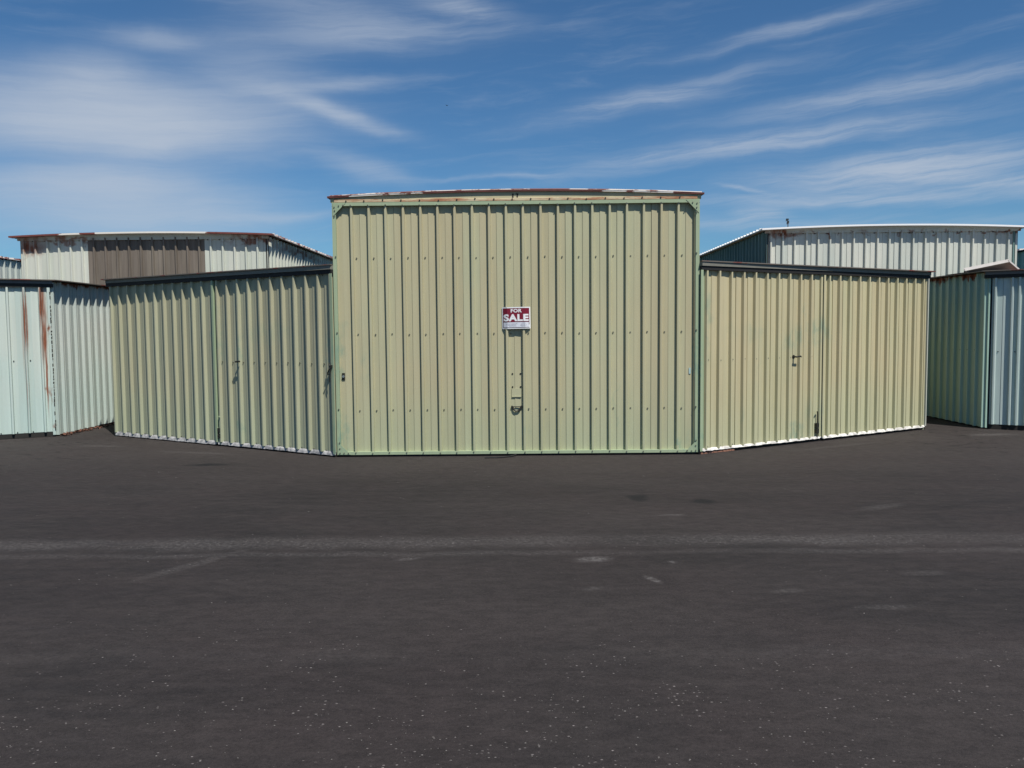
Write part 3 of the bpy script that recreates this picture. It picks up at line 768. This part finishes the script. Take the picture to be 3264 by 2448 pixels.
# right neighbour
NR = thing('hangar', 'sage green metal hangar wing with shadowed dark end wall at the right edge', 'hangar', (DX, 0, 0), 0, 'corrugated metal hangars')
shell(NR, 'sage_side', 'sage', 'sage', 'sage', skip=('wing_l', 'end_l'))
roof_tall(NR, 'rust_roof'); wing_roof(NR, 1, 'edge_red'); wing_roof(NR, -1, 'edge_red')
arch_strip('roof_edge_trim', NR, 'edge', -.016, .03, -.004, .018, hw=HW+.055)
header(NR, 1, 'fascia_b', 'track'); header(NR, -1, 'fascia_b', 'track')
loc, rz = wing_frame(-1, .064)
c, s_ = math.cos(rz), math.sin(rz); lo = (loc[0]+c*.075, loc[1]+s_*.075, 0)
wd = backing('wing_door', WL-.12, .075, ZP1, 'sage', NR, lo, rz); panels(wd, 0, WL-.12, .08, ZP1, 'sage', first=.075)
panels(wd, .32, .10, .08, ZP1, 'sage', first=.08)
MB().box(-.07, -.004, .012, .05, .03, ZP1).obj('corner_post', 'dark', wd)
MB().box(0, WL-.12, .0, .05, .003, .074).obj('gap_shade_strip', 'dark', wd)  # dark strip in place of the shade under this wing
screws(wd, [(-.075+PITCH*k+.174, 0, 1.22) for k in range(20)], m='iron')
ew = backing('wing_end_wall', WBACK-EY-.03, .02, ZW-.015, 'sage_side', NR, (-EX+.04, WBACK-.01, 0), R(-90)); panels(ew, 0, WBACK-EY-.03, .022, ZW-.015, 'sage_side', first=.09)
screws(ew, [(-.09+PITCH*k+.05, 0, 1.24) for k in range(1, 9)], m='iron')

# ------------------------------------------------------------------ 5. back row, turned round, so that their tails face us
BY = 4.9
E2, P2 = 3.435, 3.492
def back_hangar(cx, label, wall_m, side_m, edge_m, roof_m, vis_side, fascia_m):
    r = thing('hangar', label, 'hangar', (cx, BY+TAIL, 0), R(180), 'corrugated metal hangars')
    # local frame is turned, so the wall the camera sees on the +X side is the local -X side
    shell(r, side_m, wall_m if isinstance(wall_m, str) else 'tall_l', 'tall_r', 'tall_r', skip=('tail', 'side_l' if vis_side > 0 else 'side_r'), e=E2, p=P2)
    roof_tall(r, roof_m, E2, P2, .105)
    wing_roof(r, 1, 'edge_red'); wing_roof(r, -1, 'edge_red')
    header(r, 1, 'fascia', 'track'); header(r, -1, 'fascia', 'track')
    rw = backing('rear_wall', 2*HW-.02, 0, E2-.03, 'dark', r, (HW-.01, TAIL-.03, 0), R(180))
    top = E2-.01
    panels(rw, .012, 2*HW-.044, .02, top, wall_m, first=.05)
    # flat strip that closes the arch above the sheets
    b = MB(); n = 24; vs = []; fs = []; hw = HW+.02
    for i in range(n+1):
        x = -hw+2*hw*i/n; vs += [(x, TAIL+.004, E2-.055), (x, TAIL+.016, arch(x, hw, E2, P2)-.004), (x, TAIL-.02, arch(x, hw, E2, P2)-.004), (x, TAIL-.02, E2-.055)]
    for i in range(n):
        for j in range(4): fs.append((i*4+j, i*4+4+j, i*4+4+(j+1) % 4, i*4+(j+1) % 4))
    b.add(vs, fs); gf = b.obj('gable_fascia', fascia_m, r)
    b = MB(); hw = HW+.11; vs = []; fs = []
    for i in range(n+1):
        x = -hw+2*hw*i/n; z = arch(x, hw, E2, P2); vs += [(x, TAIL+.130, z-.006), (x, TAIL+.130, z+.024), (x, TAIL-.01, z+.024), (x, TAIL-.01, z-.006)]
    for i in range(n):
        for j in range(4): fs.append((i*4+j, i*4+4+j, i*4+4+(j+1) % 4, i*4+(j+1) % 4))
    fs += [(0, 1, 2, 3), tuple(n*4+j for j in (3, 2, 1, 0))]
    b.add(vs, fs); b.obj('roof_edge_trim', edge_m, r)
    screws(rw, [(.012-.05+PITCH*k+.06, 0, top-.05) for k in range(1, 21)], .012, .012, 'iron')
    if vis_side > 0: s = backing('side_wall', TAIL-.10, 0, E2-.02, 'dark', r, (-HW+.02, TAIL-.02, 0), R(-90))
    else: s = backing('side_wall', TAIL-.10, 0, E2-.02, 'dark', r, (HW-.02, .09, 0), R(90))
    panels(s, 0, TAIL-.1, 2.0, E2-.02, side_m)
    return r
BL = back_hangar(-6.98, 'pale hangar rear with brown grey panels in the middle, behind the left wing', lambda i, u: 'brown' if 1.36 < u < 3.44 else 'tall_l', 'tall_l', 'edge_tl', 'rust_roof', 1, 'tall_l')
BR = back_hangar(6.98, 'tall white hangar rear with bright white roof edge, behind the right wing', 'tall_r', 'shaded_green', 'edge_w', 'white_roof', -1, 'tall_r')

# ------------------------------------------------------------------ 6. small things
# raised roof hatch on the right neighbour's wing
hx = thing('roof_hatch', 'grey roof hatch propped open above the sage green wing', 'hatch', (7.511, 3.4, ZW+.012))
A, B_, C_ = Vector((0, 0, .097)), Vector((.746, 0, .242)), Vector((1.293, .6, .124)); D_ = A + C_ - B_
nrm = (B_-A).cross(D_-A).normalized()
def plate(a, b_, c_, d_, n, t): return MB().add([a, b_, c_, d_, a+n*t, b_+n*t, c_+n*t, d_+n*t], [(3, 2, 1, 0), (4, 5, 6, 7), (0, 1, 5, 4), (1, 2, 6, 5), (2, 3, 7, 6), (3, 0, 4, 7)])
plate(A, B_, C_, D_, nrm, .012).obj('lid', 'hatch', hx)
for i, (p, q) in enumerate(((A, B_), (B_, C_), (D_, C_), (A, D_))):
    ins = ((A+B_+C_+D_)/4 - (p+q)/2).normalized()*.014
    plate(p-nrm*.040, q-nrm*.040, q-nrm*.040+ins, p-nrm*.040+ins, nrm, .0395).obj('lid_rim', 'hatch', hx)
MB().tube([(.03, .02, 0), (.03, .02, .085)], .014, 8).obj('prop', 'iron', hx)
cb = MB(); cb.box(.10, .95, .10, .125, .0, .05); cb.box(.10, .95, .72, .745, .0, .05); cb.box(.10, .125, .126, .719, .0, .05); cb.box(.925, .95, .126, .719, .0, .05)
cb.obj('curb', 'dark', hx)

# pole with lamp head beyond the white roof
pl = thing('pole_lamp', 'thin grey pole with small dark lamp head above the white roof', 'lamp', (6.36, 9.0, 3.50)); pl.scale = (1.35, 1.35, 1.0)
MB().tube([(0, 0, 0), (0, 0, .57)], .010, 8, .009).obj('pole', 'pole', pl)
hb = MB(); hb.box(-.012, .016, -.012, .012, .57, .635); hb.box(-.022, -.014, -.008, .008, .55, .60); hb.box(-.040, -.012, -.010, .010, .622, .634); hb.obj('lamp_body', 'bird', pl)
cap = MB(); cap.tube([(-.012, 0, .648), (-.012, 0, .656), (-.012, 0, .672), (-.012, 0, .680)], .024, 12); cap.tube([(-.018, 0, .628), (-.018, 0, .650)], .009, 8); cap.obj('lamp_cap', 'bird', pl)

# bird high over the hangars
az_, el_ = R(-4.7), R(14.9); dist = 110
bd = tag(MB().add([(-.02, .22, 0), (.02, -.02, .03), (0, -.16, 0), (-.02, 0, -.03), (-.26, .02, .10), (-.12, .08, .04), (-.13, -.05, .04), (.25, .02, .14), (.12, .08, .05), (.12, -.05, .05), (.03, .02, .0), (-.03, .02, .0)],
     [(0, 1, 3), (1, 2, 3), (0, 3, 1), (5, 4, 6), (0, 5, 6, 2), (8, 7, 9), (0, 8, 9, 2), (4, 5, 6), (7, 8, 9), (0, 10, 2), (2, 11, 0)]).obj('bird', 'bird', None,
     (dist*math.sin(az_)*math.cos(el_), -10.67+dist*math.cos(az_)*math.cos(el_), 1.62+dist*math.sin(el_)), R(20)), 'tiny dark bird flying in the blue sky', 'bird')

# black cord on the asphalt by the door
cd = MB(); cd.tube([(-.42, -.20, .009), (-.30, -.196, .009), (-.18, -.17, .010), (-.08, -.10, .012), (-.03, -.02, .014), (-.01, .02, .018)], .0085, 8)
tag(cd.obj('cord', 'rubber_and_shade'), 'black cord end lying on the asphalt below the middle door', 'cord')

# dry leaves along the left neighbour's end wall, loose stone chips on the asphalt
lv = MB(); rr = random.Random(5)
for i in range(420):
    y = EY+.05+rr.random()**1.2*1.9; x = -DX+EX+.02+abs(rr.gauss(0, .05)); s = rr.uniform(.010, .028); a = rr.random()*6.28; t_ = rr.uniform(-.5, .5)
    p = Vector((x, y, .008+rr.random()*.035*max(0, 1-(x+DX-EX-.02)*9)))
    e1 = Vector((math.cos(a), math.sin(a), t_))*s; e2 = Vector((-math.sin(a), math.cos(a), rr.uniform(-.4, .4)))*s*.6; nn = Vector((0, 0, .003))
    lv.add([p-e1, p+e2, p+e1+nn*2, p-e2+nn], [(0, 1, 2), (0, 2, 3)])
tag(lv.obj('dry_leaves', 'leaf'), 'drift of brown dry leaves along the aqua hangar wall foot', 'leaves', kind='stuff')
gv = MB(); rr = random.Random(9)
def chip(x, y, s):
    a = rr.random()*6.28; k = rr.uniform(.3, .8); vs = []
    for j in range(5): q = a+j*1.2566; w = s*rr.uniform(.55, 1.3); vs.append((x+w*math.cos(q), y+w*k*math.sin(q), .001))
    vs += [(p[0]*.55+x*.45, p[1]*.55+y*.45, .001+s*rr.uniform(.2, .5)) for p in vs]
    gv.add(vs, [(j, (j+1) % 5, 5+(j+1) % 5, 5+j) for j in range(5)]+[(5, 6, 7, 8, 9)])
cl_ = [(rr.uniform(-2.6, 2.6), rr.uniform(-7.85, -7.1)) for _ in range(34)]
for i in range(1300):
    if rr.random() < .6:
        c0 = rr.choice(cl_); x = rr.gauss(c0[0], .22); y = rr.gauss(c0[1], .09)
    else: x = rr.uniform(-4, 4); y = -8.4+rr.random()**1.8*3.2
    chip(x, y, .0012+.0042*rr.random()**1.8)
for i in range(260): chip(rr.uniform(-6, 6), -4.38+rr.gauss(0, .13), rr.uniform(.002, .006))
for i in range(160): chip(rr.uniform(-7, 7), rr.uniform(-6, 0), rr.uniform(.003, .008))
tag(gv.obj('loose_stones', 'stone'), 'pale loose stone chips scattered over the asphalt', 'stones', kind='stuff')
